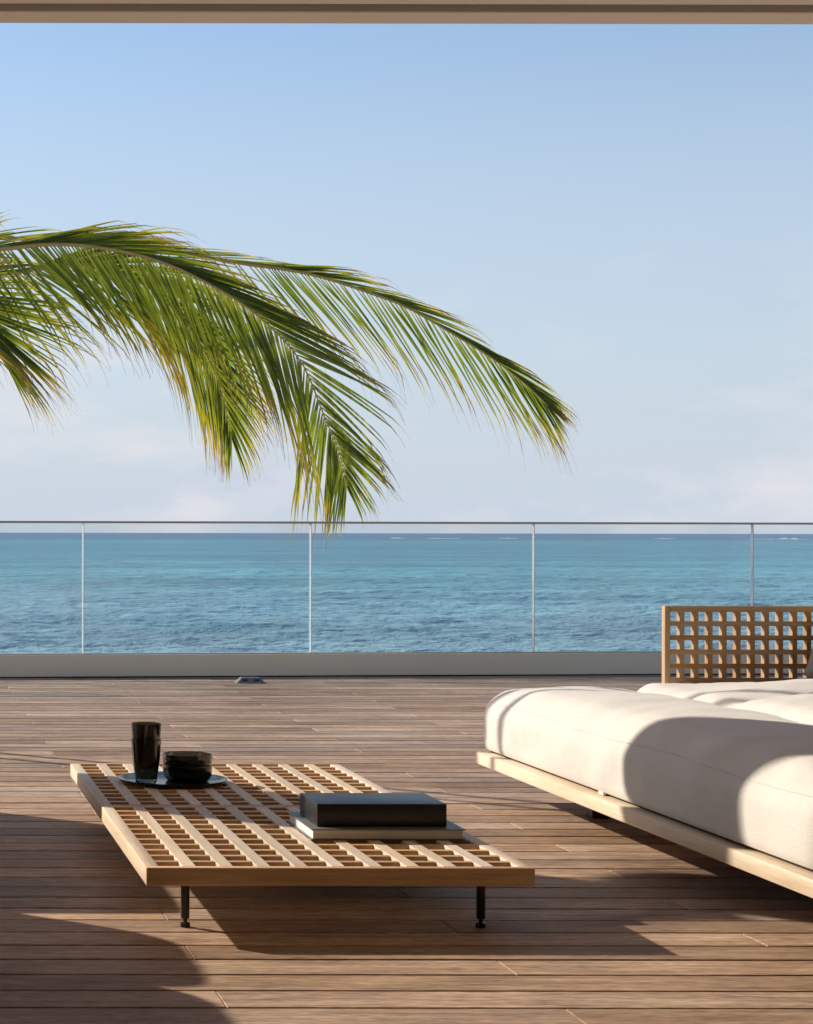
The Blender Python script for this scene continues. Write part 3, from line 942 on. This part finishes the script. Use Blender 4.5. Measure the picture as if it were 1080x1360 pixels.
# stitched seam that runs round the top edge of the near mattress
seam = []
for i in range(61):
    y = 4.48 + (6.99 - 4.48) * i / 60
    seam.append(V3((2.137, y, 0.337)))
dg = bpy.context.evaluated_depsgraph_get()
bpy.context.view_layer.update()
fixed = []
for p in seam:
    ok, loc, nrm, fi = m1.ray_cast(m1.matrix_world.inverted() @ V3((1.9, p.y, 0.352 + 0.004 * math.sin(p.y * 5))), V3((1, 0, -0.05)).normalized())
    if ok: fixed.append(m1.matrix_world @ loc)
if len(fixed) > 10:
    s_ = link('seam', tube_mesh(fixed, [0.0022] * len(fixed), 5, M['linen'])); s_.parent = m1

# lattice backrest
back = link('backrest', box_mesh(4.40 - 2.790, 0.030, 0.020, 0.002, 1, M['back_x']))
BX0, BX1, BY0, BY1, BZ1 = 2.757, 4.42, 7.072, 7.104, 0.6885
back.location = ((BX0 + BX1) / 2, (BY0 + BY1) / 2, 0.165); keep(back, bed)
bpy.context.view_layer.update()
box('post', BX0, BX0 + 0.020, BY0, BY1, 0.15, BZ1, M['back_z'], back, 0.002)
pit, hol = 0.0510, 0.0338
k = 0
x = BX0 + 0.020 + hol + 0.0
while x + 0.0172 < BX1:
    box('upright_slat', x, x + 0.0172, BY0 + 0.0008, BY1 - 0.0008, 0.17, BZ1 - 0.002, M['back_z'], back, 0.0012)
    x += pit
z = BZ1 - 0.0215
box('cap_slat', BX0 + 0.0203, BX1, BY0, BY1, z, BZ1 - 0.0004, M['back_x'], back, 0.0015)
while z > 0.20:
    z -= hol
    box('cross_slat', BX0 + 0.0203, BX1, BY0 + 0.0002, BY1 - 0.0002, z - 0.0172, z, M['back_x'], back, 0.0012)
    z -= 0.0172


def pillow_mesh(w, h, t, mat):
    n_ = 28
    vs_, fs = [], []
    for side in (1, -1):
        for i in range(n_ + 1):
            for j in range(n_ + 1):
                u, v_ = 2 * i / n_ - 1, 2 * j / n_ - 1
                pin = 1 - 0.09 * (1 - abs(u) ** 2) * (abs(v_) ** 4)
                pin2 = 1 - 0.09 * (1 - abs(v_) ** 2) * (abs(u) ** 4)
                th = t * ((1 - u ** 4) * (1 - v_ ** 4)) ** 0.55
                wob = 0.006 * noise.noise(V3((u * 2.5 + side * 3, v_ * 2.5, 1)))
                vs_.append((u * w / 2 * pin2, side * (th / 2 + wob * min(1, th * 20)), v_ * h / 2 * pin))
    m = (n_ + 1) ** 2
    for s in (0, 1):
        for i in range(n_):
            for j in range(n_):
                a = s * m + i * (n_ + 1) + j
                q = (a, a + 1, a + n_ + 2, a + n_ + 1)
                fs.append(q if s else tuple(reversed(q)))
    me = bpy.data.meshes.new('pillow'); me.from_pydata(vs_, [], fs)
    bm = bmesh.new(); bm.from_mesh(me)
    bmesh.ops.remove_doubles(bm, verts=bm.verts, dist=1e-5)
    bmesh.ops.recalc_face_normals(bm, faces=bm.faces)
    bm.to_mesh(me); bm.free()
    me.shade_smooth(); me.materials.append(mat)
    return me


pil = link('throw_pillow', pillow_mesh(0.55, 0.36, 0.17, M['taupe']))
pil.location = (3.47, 6.925, 0.495)
pil.rotation_euler = (math.radians(-24), math.radians(24), 0)
tag(pil, 'taupe throw pillow leaning on the lattice backrest at the right edge', 'pillow')

# ------------------------------------------------------------------ low lattice table
TX0, TX1, TY0 = 0.577, 1.495, 4.616
ZTT, ZTB = 0.160, 0.1165
RW, CW = 0.0334, 0.0250                      # width of the long rails and of the cross slats
HX = (TX1 - TX0 - 11 * RW) / 10
HALF = 1.046
HY = (HALF - 13 * CW) / 12
table = empty('low_table', ((TX0 + TX1) / 2, TY0 + HALF, 0), 'long low teak lattice table on short black legs', 'table')
for h in range(2):
    y0 = TY0 + h * (HALF + 0.0022)
    for i in range(11):
        x = TX0 + i * (RW + HX)
        outer = i in (0, 10)
        a, b = y0 + (0 if outer else CW), y0 + HALF - (0 if outer else CW)
        if h == 0: a = y0 + CW
        if h == 1: b = y0 + HALF - CW
        if h == 0 and outer: b = y0 + HALF
        box('side_rail' if outer else 'long_slat', x, x + RW, a + 0.0002, b - 0.0002, ZTB if outer else ZTB + 0.004, ZTT,
            M['teak'], table, 0.0035 if outer else 0.0016, 2 if outer else 1)
    for j in range(13):
        y = y0 + j * (CW + HY)
        if (h == 0 and j == 0) or (h == 1 and j == 12):
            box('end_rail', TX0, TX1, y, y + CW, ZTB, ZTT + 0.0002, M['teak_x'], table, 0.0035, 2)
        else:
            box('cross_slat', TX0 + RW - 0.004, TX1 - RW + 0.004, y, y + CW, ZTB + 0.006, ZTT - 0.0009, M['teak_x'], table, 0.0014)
for (x, y) in ((0.684, 4.72), (1.397, 4.72), (0.684, 6.60), (1.397, 6.60)):
    lg_ = link('leg', lathe_mesh([(0.0, ZTB + 0.004), (0.0105, ZTB + 0.004), (0.0105, 0.022), (0.009, 0.0205), (0.0, 0.0205)], 20, M['black']))
    lg_.location = (x, y, 0); keep(lg_, table)
    ft = link('levelling_foot', lathe_mesh([(0, 0.021), (0.005, 0.021), (0.005, 0.012), (0.0115, 0.0105), (0.0125, 0.004), (0.0115, 0.0004), (0, 0.0004)], 20, M['black']))
    ft.location = (x, y, 0); bpy.context.view_layer.update(); keep(ft, lg_)

# tableware
plate = link('plate', lathe_mesh([(0, 0.001), (0.115, 0.001), (0.150, 0.004), (0.170, 0.0125), (0.1715, 0.0145), (0.168, 0.0150),
                                  (0.148, 0.0075), (0.115, 0.0045), (0, 0.0045)], 64, M['smoke_dark']))
plate.location = (0.857, 6.187, ZTT + 0.0005)
tag(plate, 'wide dark smoked glass plate under the glasses and bowls', 'plate')


def tumbler(rb, rt, h, w):
    return lathe_mesh([(0, 0), (rb - 0.003, 0), (rb, 0.003), (rb + (rt - rb) * 0.62, h * 0.5), (rt, h), (rt - w / 2, h + 0.001), (rt - w, h),
                       (rb + (rt - rb) * 0.62 - w, h * 0.5), (rb - w, 0.014), (0, 0.012)], 48, M['smoke'])


ZP = ZTT + 0.006
for i, z in enumerate((ZP, ZP + 0.049)):
    g = link('tumbler', tumbler(0.0335, 0.0475, 0.136, 0.0028))
    g.location = (0.768, 6.15, z)
    g.rotation_euler.z = i
    tag(g, ('tall smoked glass tumbler standing on the dark plate, lower of the two',
            'smoked glass tumbler stacked inside the other tumbler, rim on top')[i], 'glass')


def bowl(r, h, w):
    return lathe_mesh([(0, 0), (r * 0.80, 0), (r * 0.86, 0.003), (r * 0.97, h * 0.35), (r, h), (r - w / 2, h + 0.001), (r - w, h), (r * 0.97 - w, h * 0.38),
                       (r * 0.86 - w, 0.008), (r * 0.8 - w, 0.006), (0, 0.006)], 56, M['smoke'], 2.5)


for i, z in enumerate((ZP, ZP + 0.034)):
    g = link('bowl', bowl(0.074, 0.050, 0.004))
    g.location = (0.905, 6.20, z)
    g.rotation_euler.z = 0.35 + 0.08 * i
    tag(g, ('shallow smoked glass bowl on the dark plate, underneath the other bowl',
            'shallow smoked glass bowl stacked on top of the other bowl')[i], 'bowl')

# books
bk = empty('book', (1.25, 5.185, ZTT), 'large grey hardback with pale page edges lying on the table under a black box', 'book')
zb = ZTT + 0.0006
box('cover_board', 1.053, 1.450, 5.030, 5.338, zb, zb + 0.0028, M['cover_grey'], bk, 0.0006)
box('cover_board', 1.053, 1.450, 5.030, 5.338, zb + 0.0252, zb + 0.028, M['cover_grey'], bk, 0.0006)
box('spine', 1.062, 1.450, 5.3385, 5.342, zb, zb + 0.028, M['cover_grey'], bk, 0.0006)
box('page_block', 1.058, 1.444, 5.035, 5.337, zb + 0.003, zb + 0.025, M['pages'], bk, 0.0006)
bb = empty('box_book', (1.245, 5.18, zb + 0.028), 'thick black cloth slipcase book lying on the pale book', 'book')
z0 = zb + 0.0285
box('slipcase', 1.077, 1.413, 5.074, 5.292, z0, z0 + 0.0585, M['cover'], bb, 0.0012, 2)

# small deck light by the railing
dl = empty('deck_light', (2.205, 12.40, 0), 'small dark metal deck light fitting in front of the plinth', 'light fitting')
bm = bmesh.new()
bmesh.ops.create_cube(bm, size=1.0)
for v_ in bm.verts:
    top = v_.co.z > 0
    v_.co = V3((v_.co.x * (0.115 if top else 0.19), v_.co.y * (0.05 if top else 0.12), 0.036 if top else 0.001))
bmesh.ops.bevel(bm, geom=bm.edges[:], offset=0.003, segments=1, affect='EDGES')
me = bpy.data.meshes.new('housing'); bm.to_mesh(me); bm.free()
M['zinc'] = mottled('weathered_zinc', (0.16, 0.16, 0.155), (0.24, 0.24, 0.23), 30, 0.45)
o = link('housing', me, M['zinc']); o.location = (2.205, 12.40, 0); keep(o, dl)
for dx in (-0.040, 0.036):
    o = box('lens', 2.205 + dx - 0.016, 2.205 + dx + 0.016, 12.3535, 12.3615, 0.010, 0.026, M['black'], dl, 0.001)

# ------------------------------------------------------------------ added unseen furniture left of the picture, shaped to throw the long shadows
sofa = empty('sofa_shadow_caster', (-0.85, 4.6, 0), 'cream two-seat terrace sofa added unseen left of the low table as a shadow caster', 'sofa')  # made-up sofa, its back placed to throw the near shadow
box('frame', -1.35, -0.30, 3.60, 5.42, 0.14, 0.20, M['teak'], sofa, 0.006, 2)
for (x, y) in ((-1.3, 3.67), (-0.38, 3.67), (-1.3, 5.33), (-0.38, 5.33)):
    box('foot', x, x + 0.04, y, y + 0.04, 0.0005, 0.141, M['black'], sofa, 0.002)
for (a, b) in ((3.62, 4.50), (4.51, 5.40)):
    o = link('seat_cushion', cushion_mesh(-1.33, -0.53, a, b, 0.201, 0.36, 0.05, 0.02, 0.01, (8, 8, 3), 0.005, M['linen'], a)); keep(o, sofa)
for (a, b) in ((3.64, 4.84), (4.85, 5.41)):
    o = link('back_cushion', cushion_mesh(-0.525, -0.275, a, b, 0.205, 0.615, 0.12, 0.02, 0.01, (4, 8, 6), 0.006, M['linen'], b)); keep(o, sofa)
ot = empty('ottoman', (-0.27, 5.75, 0), 'square cream ottoman on a teak base unseen, added outside the frame for its corner shadow', 'ottoman')  # added block, its corner set for the shadow tip by the table
box('base', -0.60, 0.06, 5.42, 6.10, 0.02, 0.14, M['teak_x'], ot, 0.006, 2)
o = link('cushion', cushion_mesh(-0.61, 0.07, 5.41, 6.11, 0.141, 0.41, 0.04, 0.02, 0.006, (8, 8, 4), 0.004, M['linen'], 4.4)); keep(o, ot)
cb = empty('cabinet_shadow_caster', (-0.40, 6.85, 0), 'tall pale made-up cabinet, unseen under the roof edge, shaped to throw a shadow band', 'cabinet')  # invented cabinet, sized to throw the straight shadow band
bd = box('carcass', -0.65, -0.15, 6.67, 7.045, 0.06, 1.40, M['concrete'], cb, 0.006, 2)
box('toe_kick', -0.62, -0.18, 6.70, 7.02, 0.0005, 0.059, M['black'], cb, 0.002)
for x in (-0.645, -0.398):
    d_ = box('door', x, x + 0.243, 6.652, 6.668, 0.075, 1.385, M['concrete'], cb, 0.003)
    box('handle', x + (0.205 if x < -0.5 else 0.02), x + (0.223 if x < -0.5 else 0.038), 6.638, 6.6515, 0.66, 0.80, M['black'], d_, 0.002)
pd = empty('lantern_shadow_caster', (-0.12, 7.12, 1.35), 'big woven pendant lantern hanging from the roof edge, added out of view to shade the daybed', 'lamp')  # invented lantern, placed to shade the daybed mattress
o = link('shade', lathe_mesh([(0.12, 1.34), (0.22, 1.38), (0.30, 1.50), (0.325, 1.68), (0.325, 1.95), (0.30, 2.15), (0.20, 2.28), (0.06, 2.33), (0.0, 2.335)], 40, M['wicker'])); o.location = (-0.12, 7.12, 0); keep(o, pd)
o = link('cord', lathe_mesh([(0, 2.33), (0.006, 2.33), (0.006, 2.83), (0, 2.83)], 10, M['black'])); o.location = (-0.12, 7.12, 0); keep(o, pd)
for i, (x, y) in enumerate(((-0.22, 8.76), (-0.10, 8.86))):  # added poles that throw the two thin shadow lines
    t_ = empty('torch_shadow_caster', (x, y, 0), ('slim black garden torch on a pole, the nearer of two added out of view for thin shadows',
                                          'slim black garden torch on a pole, the farther of two added out of view for thin shadows')[i], 'torch', 'added torches casting shadows on the deck')
    o = link('pole', lathe_mesh([(0, 0.012), (0.022, 0.012), (0.018, 2.3), (0, 2.3)], 16, M['black'])); o.location = (x, y, 0); keep(o, t_)
    o = link('base', lathe_mesh([(0, 0.001), (0.10, 0.001), (0.10, 0.010), (0.09, 0.014), (0, 0.014)], 32, M['black'])); o.location = (x, y, 0); keep(o, t_)
    o = link('bowl', lathe_mesh([(0, 2.29), (0.03, 2.30), (0.075, 2.37), (0.08, 2.42), (0.07, 2.42), (0.02, 2.36), (0, 2.36)], 24, M['black'])); o.location = (x, y, 0); keep(o, t_)
